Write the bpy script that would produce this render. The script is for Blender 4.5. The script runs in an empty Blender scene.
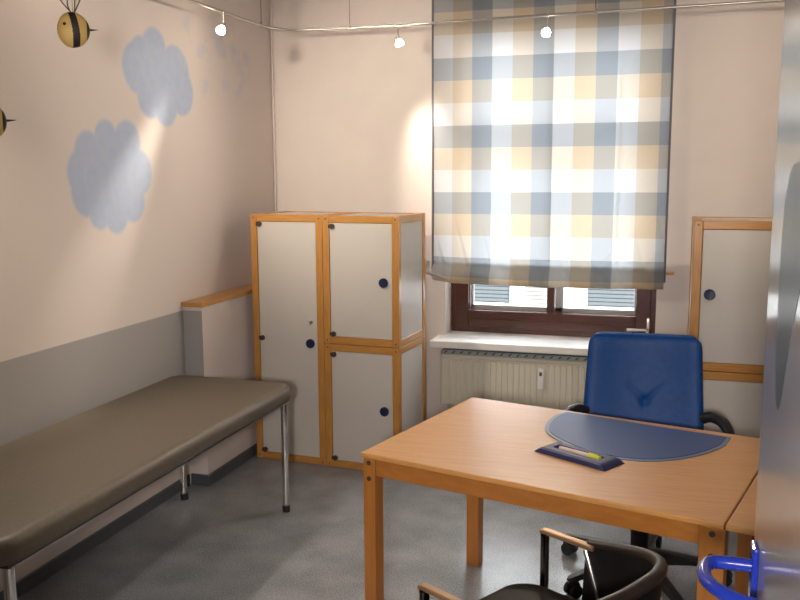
import bpy, bmesh, math, random
from mathutils import Vector, Matrix
random.seed(7)
C = bpy.context.scene.collection
PI = math.pi
# ------------------------------------------------------------------ camera
YAW, PITCH, ROLL, FPX, EYE = math.radians(17.034), math.radians(8.244), math.radians(-0.284), 872.2, 1.65
fwd = Vector((-math.sin(YAW)*math.cos(PITCH), math.cos(YAW)*math.cos(PITCH), -math.sin(PITCH)))
rt0 = Vector((math.cos(YAW), math.sin(YAW), 0)); up0 = rt0.cross(fwd)
rt = rt0*math.cos(ROLL)+up0*math.sin(ROLL); up = -rt0*math.sin(ROLL)+up0*math.cos(ROLL)
cam = bpy.data.cameras.new('camera'); camo = bpy.data.objects.new('camera', cam); C.objects.link(camo)
M = Matrix((rt, up, -fwd)).transposed().to_4x4(); M.translation = Vector((0, 0, EYE)); camo.matrix_world = M
cam.sensor_width = 36; cam.lens = FPX/800*36; cam.clip_start = .05
bpy.context.scene.camera = camo
# ------------------------------------------------------------------ materials
def new_mat(name):
    m = bpy.data.materials.new(name); m.use_nodes = True
    nt = m.node_tree; b = nt.nodes['Principled BSDF']; return m, nt, b
def N(nt, t, **k):
    n = nt.nodes.new(t)
    for a, v in k.items(): setattr(n, a, v)
    return n
def plain(name, col, rough=.5, metal=0, noise=.04, scale=30, bump=0, coat=0, spec=.5):
    m, nt, b = new_mat(name)
    b.inputs['Roughness'].default_value = rough; b.inputs['Metallic'].default_value = metal
    b.inputs['Specular IOR Level'].default_value = spec
    b.inputs['Coat Weight'].default_value = coat
    tc = N(nt, 'ShaderNodeTexCoord'); no = N(nt, 'ShaderNodeTexNoise'); no.inputs['Scale'].default_value = scale
    no.inputs['Detail'].default_value = 4
    nt.links.new(tc.outputs['Object'], no.inputs['Vector'])
    cr = N(nt, 'ShaderNodeValToRGB'); cr.color_ramp.elements[0].position = .3; cr.color_ramp.elements[1].position = .7
    cr.color_ramp.elements[0].color = (*[c*(1-noise) for c in col], 1); cr.color_ramp.elements[1].color = (*[min(1, c*(1+noise)) for c in col], 1)
    nt.links.new(no.outputs['Fac'], cr.inputs['Fac']); nt.links.new(cr.outputs['Color'], b.inputs['Base Color'])
    if bump:
        bp = N(nt, 'ShaderNodeBump'); bp.inputs['Strength'].default_value = bump; bp.inputs['Distance'].default_value = .002
        nt.links.new(no.outputs['Fac'], bp.inputs['Height']); nt.links.new(bp.outputs['Normal'], b.inputs['Normal'])
    return m
def wood(name, c1, c2, axis='x', rough=.35, coat=.2, scale=9):
    m, nt, b = new_mat(name); b.inputs['Roughness'].default_value = rough; b.inputs['Coat Weight'].default_value = coat
    b.inputs['Coat Roughness'].default_value = .25
    tc = N(nt, 'ShaderNodeTexCoord'); mp = N(nt, 'ShaderNodeMapping')
    s = {'x': (1, 14, 14), 'y': (14, 1, 14), 'z': (14, 14, 1)}[axis]; mp.inputs['Scale'].default_value = s
    no = N(nt, 'ShaderNodeTexNoise'); no.inputs['Scale'].default_value = scale; no.inputs['Detail'].default_value = 6
    cr = N(nt, 'ShaderNodeValToRGB'); cr.color_ramp.elements[0].position = .35; cr.color_ramp.elements[1].position = .65
    cr.color_ramp.elements[0].color = (*c1, 1); cr.color_ramp.elements[1].color = (*c2, 1)
    nt.links.new(tc.outputs['Object'], mp.inputs['Vector']); nt.links.new(mp.outputs['Vector'], no.inputs['Vector'])
    nt.links.new(no.outputs['Fac'], cr.inputs['Fac']); nt.links.new(cr.outputs['Color'], b.inputs['Base Color'])
    return m
WALLC = (.70, .625, .585)
m_wall = plain('wall_paint', WALLC, .8, noise=.02, scale=6, bump=.15)
m_ceil = plain('ceiling_paint', (.75, .73, .70), .85, noise=.02)
m_white = plain('white_lacquer', (.64, .60, .55), .42, noise=.015, scale=5)
m_beech_x = wood('beech_along_x', (.50, .225, .05), (.60, .29, .072), 'x')
m_beech_z = wood('beech_along_z', (.50, .225, .05), (.60, .29, .072), 'z')
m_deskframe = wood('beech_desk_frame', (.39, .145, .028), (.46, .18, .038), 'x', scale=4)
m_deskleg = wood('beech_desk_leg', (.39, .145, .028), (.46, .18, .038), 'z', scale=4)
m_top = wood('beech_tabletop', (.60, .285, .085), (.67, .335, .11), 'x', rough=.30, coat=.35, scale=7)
m_darkwood = wood('mahogany_stain', (.060, .014, .009), (.085, .022, .014), 'x', rough=.3, coat=.4)
m_sill = plain('white_sill', (.87, .86, .84), .3, noise=.01)
m_rad = plain('cream_enamel', (.72, .68, .56), .4, noise=.01)
m_black = plain('black_plastic', (.012, .012, .014), .4, noise=.2)
m_rubber = plain('black_rubber', (.02, .02, .02), .7, noise=.2)
m_chrome = plain('chrome', (.75, .74, .72), .14, metal=1, noise=.02)
m_steel = plain('brushed_steel', (.55, .52, .48), .3, metal=1, noise=.03)
m_vinyl = plain('grey_brown_vinyl', (.112, .089, .062), .48, noise=.08, scale=90, bump=.3)
m_base = plain('dark_grey_vinyl', (.085, .095, .105), .45, noise=.05)
m_knob = plain('navy_plastic', (.012, .022, .075), .35, noise=.05)
m_hinge = plain('brown_plastic', (.06, .04, .03), .5, noise=.05)
m_blueleather = plain('blue_leather', (.002, .062, .27), .48, noise=.12, scale=40, bump=.35, spec=.3)
m_blackleather = plain('black_leather', (.007, .006, .006), .5, noise=.2, scale=60, bump=.2, spec=.22)
m_rim = plain('dark_brown_leather', (.022, .015, .012), .4, noise=.2, scale=60, bump=.2)
m_mat = plain('slate_blue_pvc', (.028, .070, .22), .42, noise=.05, scale=60, spec=.35)
m_matedge = plain('pale_blue_pvc', (.13, .19, .30), .35, noise=.05)
m_tray = plain('navy_gloss', (.018, .024, .10), .5, noise=.05)
m_pen = plain('pale_pink_plastic', (.75, .58, .50), .4, noise=.02)
m_cap = plain('lime_plastic', (.62, .70, .06), .4, noise=.02)
m_yellow = plain('bee_yellow', (.62, .41, .13), .55, noise=.06, scale=20)
m_beeb = plain('bee_black', (.018, .012, .010), .6, noise=.1)
m_wire = plain('dark_wire', (.10, .07, .06), .5, noise=.1)
m_blue = plain('blue_nylon', (.010, .03, .32), .2, noise=.02, coat=.5)
m_slate = plain('outside_render', (.75, .75, .75), .9, noise=.02)
m_door = plain('grey_white_gloss_paint', (.42, .385, .37), .16, noise=.02, scale=4, spec=.2)
m_blob = plain('grey_blue_paint', (.08, .11, .13), .3, noise=.12, scale=8, spec=.2)
m_blobd = plain('dark_blue_paint', (.02, .045, .085), .12, noise=.1, scale=8, spec=.6)
m_lightp = plain('white_paint_stroke', (.7, .7, .72), .2, noise=.02)
# lino floor
m_floor, nt, b = new_mat('speckled_lino')
tc = N(nt, 'ShaderNodeTexCoord')
n1 = N(nt, 'ShaderNodeTexNoise'); n1.inputs['Scale'].default_value = 150; n1.inputs['Detail'].default_value = 3
n2 = N(nt, 'ShaderNodeTexNoise'); n2.inputs['Scale'].default_value = 5; n2.inputs['Detail'].default_value = 5
vo = N(nt, 'ShaderNodeTexVoronoi'); vo.inputs['Scale'].default_value = 45
for n in (n1, n2, vo): nt.links.new(tc.outputs['Object'], n.inputs['Vector'])
c1 = N(nt, 'ShaderNodeValToRGB'); c1.color_ramp.elements[0].position = .35; c1.color_ramp.elements[1].position = .7
c1.color_ramp.elements[0].color = (.205, .213, .232, 1); c1.color_ramp.elements[1].color = (.35, .362, .39, 1)
nt.links.new(n1.outputs['Fac'], c1.inputs['Fac'])
c2 = N(nt, 'ShaderNodeValToRGB'); c2.color_ramp.elements[0].position = .35; c2.color_ramp.elements[1].position = .65
c2.color_ramp.elements[0].color = (.86, .86, .86, 1); c2.color_ramp.elements[1].color = (1.12, 1.12, 1.12, 1)
nt.links.new(n2.outputs['Fac'], c2.inputs['Fac'])
mx = N(nt, 'ShaderNodeMixRGB', blend_type='MULTIPLY'); mx.inputs['Fac'].default_value = 1
nt.links.new(c1.outputs['Color'], mx.inputs['Color1']); nt.links.new(c2.outputs['Color'], mx.inputs['Color2'])
c3 = N(nt, 'ShaderNodeValToRGB'); c3.color_ramp.elements[0].position = .05; c3.color_ramp.elements[1].position = .09
c3.color_ramp.elements[0].color = (1, 1, 1, 1); c3.color_ramp.elements[1].color = (0, 0, 0, 1)
nt.links.new(vo.outputs['Distance'], c3.inputs['Fac'])
mx2 = N(nt, 'ShaderNodeMixRGB', blend_type='MIX'); mx2.inputs['Color2'].default_value = (.42, .42, .42, 1)
nt.links.new(c3.outputs['Color'], mx2.inputs['Fac']); nt.links.new(mx.outputs['Color'], mx2.inputs['Color1'])
nt.links.new(mx2.outputs['Color'], b.inputs['Base Color']); b.inputs['Roughness'].default_value = .26
# left wall: pale paint above, grey dado, sponged blue clouds (y, z, radius, strength)
XL, YB, YF = -2.41, 5.14, .55
m_wl, nt, b = new_mat('wall_paint_with_clouds'); b.inputs['Roughness'].default_value = .78
geo = N(nt, 'ShaderNodeTexCoord'); sep = N(nt, 'ShaderNodeSeparateXYZ'); nt.links.new(geo.outputs['Object'], sep.inputs['Vector'])
flat = N(nt, 'ShaderNodeCombineXYZ'); nt.links.new(sep.outputs['Y'], flat.inputs['Y']); nt.links.new(sep.outputs['Z'], flat.inputs['Z'])
nz = N(nt, 'ShaderNodeTexNoise'); nz.inputs['Scale'].default_value = 22; nz.inputs['Detail'].default_value = 5
nt.links.new(geo.outputs['Object'], nz.inputs['Vector'])
def blobs(circles, soft):
    prev = None
    for (y, z, r) in circles:
        d = N(nt, 'ShaderNodeVectorMath', operation='DISTANCE'); d.inputs[1].default_value = (0, y, z)
        nt.links.new(flat.outputs[0], d.inputs[0])
        mr = N(nt, 'ShaderNodeMapRange', interpolation_type='SMOOTHSTEP')
        mr.inputs['From Min'].default_value = r+soft; mr.inputs['From Max'].default_value = r-soft
        nt.links.new(d.outputs['Value'], mr.inputs['Value'])
        if prev is None: prev = mr.outputs[0]
        else:
            mm = N(nt, 'ShaderNodeMath', operation='MAXIMUM'); nt.links.new(prev, mm.inputs[0]); nt.links.new(mr.outputs[0], mm.inputs[1]); prev = mm.outputs[0]
    return prev
cloudA = [(3.43, 1.64, .19), (3.27, 1.745, .095), (3.40, 1.81, .085), (3.56, 1.795, .105), (3.64, 1.66, .11), (3.58, 1.53, .10),
          (3.45, 1.475, .09), (3.33, 1.49, .08), (3.25, 1.58, .11), (3.22, 1.66, .10)]
cloudB = [(3.84, 2.13, .16), (3.82, 2.25, .105), (3.67, 2.15, .12), (4.00, 2.16, .135), (4.05, 2.07, .12), (3.90, 2.00, .11), (3.77, 2.03, .11), (3.71, 2.20, .10)]
cloudC = [(4.30, 2.25, .11), (4.42, 2.36, .12), (4.60, 2.22, .15), (4.75, 2.27, .10), (4.18, 2.40, .10), (4.60, 2.38, .11), (4.30, 2.12, .06)]
a = blobs(cloudA+cloudB, .014); c = blobs(cloudC, .04)
# faint wiped strokes in the third cloud
wv = N(nt, 'ShaderNodeTexNoise'); wv.inputs['Scale'].default_value = 9; wv.inputs['Detail'].default_value = 2
nt.links.new(geo.outputs['Object'], wv.inputs['Vector'])
wr = N(nt, 'ShaderNodeMapRange'); wr.inputs['From Min'].default_value = .45; wr.inputs['From Max'].default_value = .62
nt.links.new(wv.outputs['Fac'], wr.inputs['Value'])
cm = N(nt, 'ShaderNodeMath', operation='MULTIPLY'); nt.links.new(c, cm.inputs[0]); nt.links.new(wr.outputs[0], cm.inputs[1])
cm2 = N(nt, 'ShaderNodeMath', operation='MULTIPLY'); nt.links.new(cm.outputs[0], cm2.inputs[0]); cm2.inputs[1].default_value = .28
nr = N(nt, 'ShaderNodeMapRange'); nr.inputs['From Min'].default_value = .3; nr.inputs['From Max'].default_value = .7
nr.inputs['To Min'].default_value = .72; nr.inputs['To Max'].default_value = .95; nt.links.new(nz.outputs['Fac'], nr.inputs['Value'])
am = N(nt, 'ShaderNodeMath', operation='MULTIPLY'); nt.links.new(a, am.inputs[0]); nt.links.new(nr.outputs[0], am.inputs[1])
mxx = N(nt, 'ShaderNodeMath', operation='MAXIMUM'); nt.links.new(am.outputs[0], mxx.inputs[0]); nt.links.new(cm2.outputs[0], mxx.inputs[1])
mc = N(nt, 'ShaderNodeMixRGB'); mc.inputs['Color1'].default_value = (*WALLC, 1); mc.inputs['Color2'].default_value = (.38, .48, .66, 1)
nt.links.new(mxx.outputs[0], mc.inputs['Fac'])
dz = N(nt, 'ShaderNodeMapRange'); dz.inputs['From Min'].default_value = .949; dz.inputs['From Max'].default_value = .945
nt.links.new(sep.outputs['Z'], dz.inputs['Value'])
dl = N(nt, 'ShaderNodeMapRange'); dl.inputs['From Min'].default_value = .498; dl.inputs['From Max'].default_value = .502; nt.links.new(sep.outputs['Z'], dl.inputs['Value'])
dm = N(nt, 'ShaderNodeMath', operation='MULTIPLY'); nt.links.new(dz.outputs[0], dm.inputs[0]); nt.links.new(dl.outputs[0], dm.inputs[1])
md = N(nt, 'ShaderNodeMixRGB'); md.inputs['Color2'].default_value = (.37, .355, .345, 1)
nt.links.new(dm.outputs[0], md.inputs['Fac']); nt.links.new(mc.outputs['Color'], md.inputs['Color1']); nt.links.new(md.outputs['Color'], b.inputs['Base Color'])
m_dado = plain('grey_dado_paint', (.37, .355, .345), .6, noise=.02)
# plaid blind fabric (bands follow the cloth's own coordinates stored in the UV map)
m_blind, nt, b = new_mat('plaid_blind_fabric'); out = nt.nodes['Material Output']
uv = N(nt, 'ShaderNodeTexCoord'); sp = N(nt, 'ShaderNodeSeparateXYZ'); nt.links.new(uv.outputs['UV'], sp.inputs[0])
BANDS = [(.84, .84, .84), (.76, .68, .575), (.50, .525, .55)]
def band(sock):
    mo = N(nt, 'ShaderNodeMath', operation='FRACT'); dv = N(nt, 'ShaderNodeMath', operation='DIVIDE'); dv.inputs[1].default_value = 3
    nt.links.new(sock, dv.inputs[0]); nt.links.new(dv.outputs[0], mo.inputs[0])
    cr = N(nt, 'ShaderNodeValToRGB'); cr.color_ramp.interpolation = 'CONSTANT'
    e = cr.color_ramp.elements; e[0].position = 0; e[0].color = (*BANDS[0], 1); e[1].position = 1/3; e[1].color = (*BANDS[1], 1)
    k = e.new(2/3); k.color = (*BANDS[2], 1)
    nt.links.new(mo.outputs[0], cr.inputs['Fac']); return cr.outputs['Color']
mb = N(nt, 'ShaderNodeMixRGB', blend_type='MULTIPLY'); mb.inputs['Fac'].default_value = 1
nt.links.new(band(sp.outputs['X']), mb.inputs['Color1']); nt.links.new(band(sp.outputs['Y']), mb.inputs['Color2'])
dif = N(nt, 'ShaderNodeBsdfDiffuse'); tr = N(nt, 'ShaderNodeBsdfTranslucent'); ms = N(nt, 'ShaderNodeMixShader'); ms.inputs[0].default_value = .55
nt.links.new(mb.outputs[0], dif.inputs['Color']); nt.links.new(mb.outputs[0], tr.inputs['Color'])
nt.links.new(dif.outputs[0], ms.inputs[1]); nt.links.new(tr.outputs[0], ms.inputs[2]); nt.links.new(ms.outputs[0], out.inputs['Surface'])
m_hem = plain('grey_hem', (.14, .14, .16), .8, noise=.05)
# glass
m_glass, nt, b = new_mat('window_glass'); b.inputs['Base Color'].default_value = (.97, .98, .98, 1)
b.inputs['Roughness'].default_value = 0; b.inputs['Transmission Weight'].default_value = 1; b.inputs['IOR'].default_value = 1.03
def emit(name, col, s):
    m, nt, b = new_mat(name); b.inputs['Emission Color'].default_value = (*col, 1); b.inputs['Emission Strength'].default_value = s
    b.inputs['Base Color'].default_value = (*col, 1); return m
m_bulb = emit('lit_halogen', (1, .82, .62), 14)
# ------------------------------------------------------------------ mesh helpers
def obj(name, bm, m, parent=None, smooth=False, kind=None, label=None):
    me = bpy.data.meshes.new(name); bmesh.ops.recalc_face_normals(bm, faces=bm.faces[:]); bm.to_mesh(me); bm.free()
    for mm in (m if isinstance(m, (list, tuple)) else [m]): me.materials.append(mm)
    if smooth:
        me.polygons.foreach_set('use_smooth', [True]*len(me.polygons))
        try: me.set_sharp_from_angle(angle=math.radians(42))
        except Exception: pass
    o = bpy.data.objects.new(name, me); C.objects.link(o)
    if parent: o.parent = parent
    if kind: o['kind'] = kind
    if label: o['label'] = label
    return o
def thing(name, label, cat, loc=(0, 0, 0), rz=0, group=None, kind=None):
    o = bpy.data.objects.new(name, None); C.objects.link(o); o.location = loc; o.rotation_euler = (0, 0, rz); o.empty_display_size = .1
    if kind: o['kind'] = kind
    else: o['label'] = label; o['category'] = cat
    if group: o['group'] = group
    return o
def tag(o, label, cat, group=None):
    o['label'] = label; o['category'] = cat
    if group: o['group'] = group
    return o
def B(): return bmesh.new()
def box(bm, x0, x1, y0, y1, z0, z1, bev=0, seg=2, mat=0):
    t = bmesh.new(); bmesh.ops.create_cube(t, size=1)
    for v in t.verts: v.co = Vector(((x0+x1)/2+v.co.x*(x1-x0), (y0+y1)/2+v.co.y*(y1-y0), (z0+z1)/2+v.co.z*(z1-z0)))
    if bev: bmesh.ops.bevel(t, geom=t.edges[:], offset=bev, segments=seg, profile=.5, affect='EDGES')
    join(bm, t, mat); return bm
def join(bm, t, mat=0):
    mp = {v: bm.verts.new(v.co) for v in t.verts}
    for f in t.faces:
        nf = bm.faces.new([mp[v] for v in f.verts]); nf.material_index = mat
    t.free()
def tube(bm, pts, r, seg=12, closed=False, mat=0, caps=True):
    pts = [Vector(p) for p in pts]; n = len(pts); rings = []; rr = r if isinstance(r, (list, tuple)) else [r]*n
    prevn = None
    for i, p in enumerate(pts):
        if closed: t = (pts[(i+1) % n]-pts[i-1]).normalized()
        else: t = (pts[min(i+1, n-1)]-pts[max(i-1, 0)]).normalized()
        if prevn is None: a = Vector((0, 0, 1)) if abs(t.z) < .9 else Vector((1, 0, 0)); nn = (a-t*a.dot(t)).normalized()
        else: nn = (prevn-t*prevn.dot(t)).normalized()
        prevn = nn; bb = t.cross(nn)
        rings.append([bm.verts.new(p+(nn*math.cos(2*PI*k/seg)+bb*math.sin(2*PI*k/seg))*rr[i]) for k in range(seg)])
    for i in range(n if closed else n-1):
        A, D = rings[i], rings[(i+1) % n]
        for k in range(seg):
            f = bm.faces.new((A[k], A[(k+1) % seg], D[(k+1) % seg], D[k])); f.material_index = mat
    if caps and not closed:
        for R_ in (rings[0], rings[-1]):
            f = bm.faces.new(R_); f.material_index = mat
    return bm
def cyl(bm, p0, p1, r0, r1=None, seg=24, mat=0):
    return tube(bm, [p0, p1], [r0, r0 if r1 is None else r1], seg, mat=mat)
def smoothpath(pts, k=6):
    pts = [Vector(p) for p in pts]; P = [pts[0]]+pts+[pts[-1]]; o = []
    for i in range(1, len(P)-2):
        a, b_, c_, d = P[i-1:i+3]
        for j in range(k):
            t = j/k; o.append(.5*((2*b_)+(c_-a)*t+(2*a-5*b_+4*c_-d)*t*t+(-a+3*b_-3*c_+d)*t**3))
    o.append(pts[-1]); return o
def prism(bm, poly, z0, z1, bev=0):
    t = bmesh.new(); A = [t.verts.new((x, y, z0)) for x, y in poly]; D = [t.verts.new((x, y, z1)) for x, y in poly]; n = len(poly)
    t.faces.new(A[::-1]); t.faces.new(D)
    for i in range(n): t.faces.new((A[i], A[(i+1) % n], D[(i+1) % n], D[i]))
    if bev: bmesh.ops.bevel(t, geom=t.edges[:], offset=bev, segments=2, profile=.5, affect='EDGES')
    join(bm, t); return bm
def orient_box(bm, c, hx, hy, z0, z1, ang, bev=0):
    ca, sa = math.cos(ang), math.sin(ang)
    return prism(bm, [(c[0]+ca*x-sa*y, c[1]+sa*x+ca*y) for x, y in ((-hx, -hy), (hx, -hy), (hx, hy), (-hx, hy))], z0, z1, bev)
def copy_tree(o, parent=None):
    c_ = o.copy(); C.objects.link(c_); c_.parent = parent
    for ch in list(o.children): copy_tree(ch, c_)
    return c_
# ------------------------------------------------------------------ room shell
XR, YC, HC, T = 1.15, -2.4, 3.0, .15
obj('floor', box(B(), XL-T, XR+T, YC-T, YB+.45, -.1, 0), m_floor, kind='structure')
obj('ceiling', box(B(), XL-T, XR+T, YC-T, YB+.45, HC, HC+.1), m_ceil, kind='structure')
obj('wall_left', box(B(), XL-T, XL, YC, YB, 0, HC), m_wl, kind='structure')
obj('wall_right', box(B(), XR, XR+T, YC, YB, 0, HC), m_wall, kind='structure')
WX0, WX1, WZ0, WZ1 = -1.285, -.045, .655, 2.50
bm = B()
box(bm, XL-T, WX0, YB, YB+.45, 0, HC); box(bm, WX1, XR+T, YB, YB+.45, 0, HC)
box(bm, WX0, WX1, YB, YB+.45, 0, WZ0); box(bm, WX0, WX1, YB, YB+.45, WZ1, HC)
obj('wall_back', bm, m_wall, kind='structure')
DX0, DX1, DH = -.74, .155, 2.03
bm = B(); box(bm, XL, DX0, YF-.12, YF, 0, HC); box(bm, DX1+.045, XR, YF-.12, YF, 0, HC); box(bm, DX0, DX1+.045, YF-.12, YF, DH, HC)
obj('wall_front', bm, m_wall, kind='structure')
obj('wall_corridor', box(B(), XL-T, XR+T, YC-T, YC, 0, HC), m_wall, kind='structure')
bm = B(); box(bm, XL, XL+.014, YF, 3.965, 0, .062, .003); obj('baseboard_left', bm, m_base, kind='structure')
# plastered pipe boxing beside the cabinet, with a beech ledge on it
bm = B(); box(bm, XL, -2.30, 3.985, YB, 0, .968)
o = obj('wall_boxing', bm, [m_wall, m_wl], kind='structure')
for p in o.data.polygons:
    if p.normal.y < -.9: p.material_index = 1
bm = B(); box(bm, XL, -2.285, 3.965, YB, .968, .993, .003); obj('trim_1', bm, m_beech_x, kind='structure')
bm = B(); box(bm, XL+.014, -2.286, 3.971, 3.985, 0, .062, .003); box(bm, -2.30, -2.286, 3.985, YB, 0, .062, .003); obj('baseboard_boxing', bm, m_base, kind='structure')
bm = B(); box(bm, -2.286, XR, YB-.014, YB, 0, .062, .003); obj('baseboard_back', bm, m_base, kind='structure')
bm = B(); cyl(bm, (XL+.014, YB-.014, 0.994), (XL+.014, YB-.014, HC), .006); obj('corner_highlight_rod', bm, m_wall, kind='structure', smooth=True)  # added thin rod, stands in for the pale highlight along the wall corner
# ------------------------------------------------------------------ window
win = thing('window_1', '', '', ((WX0+WX1)/2, YB+.14, WZ0), kind='structure')
def wobj(name, bm, m, parent=win, **k):
    bm.transform(Matrix.Translation(-Vector(win.location))); return obj(name, bm, m, parent, **k)
FY0, FY1 = YB+.14, YB+.21
bm = B()
box(bm, WX0, WX0+.035, FY0+.01, FY1, WZ0, WZ1, .003); box(bm, WX1-.035, WX1, FY0+.01, FY1, WZ0, WZ1, .003)
box(bm, WX0+.035, WX1-.035, FY0+.01, FY1, WZ0, WZ0+.045, .003); box(bm, WX0+.035, WX1-.035, FY0+.01, FY1, WZ1-.05, WZ1, .003)
wobj('window_frame', bm, m_darkwood)
bm = B(); gx0, gx1, gz0, gz1, mx0, mx1 = WX0+.115, WX1-.115, WZ0+.15, WZ1-.13, -.685, -.640
sy0, sy1 = FY0, FY1-.012
box(bm, WX0+.03, gx0, sy0, sy1, WZ0+.04, WZ1-.045, .005); box(bm, gx1, WX1-.03, sy0, sy1, WZ0+.04, WZ1-.045, .005)
box(bm, gx0, gx1, sy0, sy1, WZ0+.04, gz0, .005); box(bm, gx0, gx1, sy0, sy1, gz1, WZ1-.045, .005)
box(bm, gx0, gx1, sy0-.006, sy0+.004, WZ0+.09, WZ0+.098, .002)
box(bm, mx0, mx1, sy0+.006, sy1-.01, gz0, gz1, .004)
box(bm, gx0, gx1, sy0+.004, sy1-.006, 1.84, 1.93, .004)
sash = wobj('window_sash', bm, m_darkwood)
for (a0, a1) in ((gx0, mx0), (mx1, gx1)):
    bm = B(); box(bm, a0, a1, sy0+.03, sy0+.036, gz0, gz1); wobj('pane', bm, m_glass, sash)
bm = B(); box(bm, gx0, gx1, sy1-.006, sy1+.012, gz0-.004, gz0+.028, .003)
box(bm, gx0, gx0+.022, sy1-.006, sy1+.012, gz0, gz1, .003); box(bm, mx1, mx1+.05, sy1-.006, sy1+.012, gz0, gz1, .003)
box(bm, gx1-.012, gx1, sy1-.006, sy1+.012, gz0, gz1, .003)
wobj('outer_glazing_bead', bm, m_sill, sash)
bm = B(); box(bm, WX0, WX1, FY1+.004, FY1+.24, .70, .812, .01); wobj('outer_sill', bm, m_slate)
bm = B(); box(bm, -.098, -.078, sy0-.012, sy0, .70, .80, .004); cyl(bm, (-.088, sy0-.010, .735), (-.088, sy0-.045, .735), .008)
tube(bm, smoothpath([(-.088, sy0-.045, .735), (-.11, sy0-.052, .735), (-.205, sy0-.052, .733)]), .008)
wobj('window_handle', bm, m_steel, sash, smooth=True)
bm = B(); box(bm, WX0-.045, .02, YB-.20, YB-.0005, .622, .665, .006); box(bm, WX0+.001, WX1-.001, YB-.02, FY0+.012, .6555, .6651)
wobj('window_sill', bm, m_sill)
# ------------------------------------------------------------------ house across the street
hs = thing('neighbouring_house', 'white rendered house front with grey louvred shutters across the street, outside the window', 'building', (-1.5, 11, -3))
def hobj(name, bm, m, parent=hs): bm.transform(Matrix.Translation(-Vector(hs.location))); return obj(name, bm, m, parent)
hobj('facade', box(B(), -8, 5, 11, 11.3, -3, 1.6), m_slate)
m_shut = plain('grey_shutter_paint', (.075, .088, .095), .7, noise=.05)
m_stone = plain('pale_stone', (.28, .275, .25), .9, noise=.12, scale=3)
def shutter(x0, x1, m):
    bm = B(); z0, z1 = -2.4, 1.1
    box(bm, x0, x1, 10.97, 10.995, z0, z1)
    for k in range(70): box(bm, x0+.01, x1-.01, 10.955, 10.972, z0+.02+k*.05, z0+.060+k*.05)
    hobj('shutter', bm, m)
shutter(-2.40, -1.90, m_shut); shutter(-1.70, -1.28, m_stone); shutter(-.92, .02, m_shut); shutter(-3.3, -2.8, m_shut)
# ------------------------------------------------------------------ roman blind
bl = thing('roman_blind', 'checked grey, tan and white fabric blind hanging in front of the window', 'blind', (-.673, 5.055, 1.0))
def blobj(name, bm, m, parent=bl, **k): bm.transform(Matrix.Translation(-Vector(bl.location))); return obj(name, bm, m, parent, **k)
BX0, BX1 = -1.337, -.008
def fabric():
    bm = B(); uvl = bm.loops.layers.uv.new('uv')
    nx, nz = 170, 190; rows = []; top = 2.72
    prof = []                                  # (y offset, z, cloth length)
    for k in range(150): z = top-(top-1.135)*k/149; prof.append((0, z))
    for q in ((.006, 1.115), (-.014, 1.092), (-.030, 1.070), (-.040, 1.050), (-.044, 1.032), (-.040, 1.016), (-.026, 1.005), (-.008, 1.003), (.004, 1.010), (.010, 1.026), (.012, 1.06), (.012, 1.10), (.012, 1.125)):
        prof.append((q[0]*1.0, q[1]))
    ln = [0]
    for a_, b_ in zip(prof, prof[1:]): ln.append(ln[-1]+math.hypot(a_[0]-b_[0], a_[1]-b_[1]))
    zb = [top-l for l in ln]
    V = []
    for j, (dy, z) in enumerate(prof):
        row = []
        for i in range(nx+1):
            s = i/nx; x = BX0+(BX1-BX0)*s
            low = max(0, min(1, (1.45-z)/.4)); up_ = max(0, min(1, (z-1.2)/1.4))
            y = 5.055+dy+.004*math.sin(s*21+z*2.1)*(.4+up_)+.0035*math.sin(s*47+z*5)*low+.0045*low*math.sin(s*30+9*z)*math.sin(s*11+2)
            y += .010*math.exp(-((s-.17)/.03)**2)*max(0, min(1, (z-1.2)/.5))*-1
            d = abs(((s*9.1+z*1.9) % 1)-.5); y += -.008*max(0, 1-d/.10)*low
            d = abs(((s*5.3-z*4.1+.3) % 1)-.5); y += .007*max(0, 1-d/.06)*max(0, min(1, (s-.6)/.2))*(.4+.6*low)
            bot = max(0, min(1, (1.14-z)/.05)); y += .006*bot*math.sin(s*63+3*math.sin(s*17)+z*40)
            sag = -.010*math.sin(PI*s)*max(0, min(1, (1.2-z)/.15)) + .014*math.exp(-s/.05)*max(0, min(1, (1.2-z)/.15))
            row.append(bm.verts.new((x, y, z+sag)))
        V.append(row)
    for j in range(len(prof)-1):
        for i in range(nx):
            f = bm.faces.new((V[j][i], V[j][i+1], V[j+1][i+1], V[j+1][i])); f.smooth = True
            for lp, (jj, ii) in zip(f.loops, ((j, i), (j, i+1), (j+1, i+1), (j+1, i))):
                x = BX0+(BX1-BX0)*ii/nx
                # u: first column white; v: first value white counted upward so that blue lies at 2.18..2.31
                lp[uvl].uv = ((x+1.337)/.1163+.02, (zb[jj]-2.31)/.1283+33)
    return bm
def obj_keep(name, bm, m, parent):
    bm.transform(Matrix.Translation(-Vector(bl.location))); me = bpy.data.meshes.new(name); bm.to_mesh(me); bm.free(); me.materials.append(m)
    o = bpy.data.objects.new(name, me); C.objects.link(o); o.parent = parent; return o
obj_keep('blind_fabric', fabric(), m_blind, bl)
for xx in (BX0-.004, BX1+.004):
    bm = B(); box(bm, xx-.006, xx+.006, 5.047, 5.062, 1.04, 2.72, .002); blobj('side_hem', bm, m_hem)
for s in (.51, .80):
    bm = B(); xx = BX0+(BX1-BX0)*s; box(bm, xx-.0022, xx+.0022, 5.073, 5.076, 1.14, 2.72); blobj('seam_tape', bm, m_hem)
bm = B(); cyl(bm, (BX0-.015, 5.068, 1.088), (BX1+.055, 5.068, 1.092), .009); blobj('bottom_rod', bm, m_beech_x, smooth=True, label='pale wooden rod')
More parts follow.
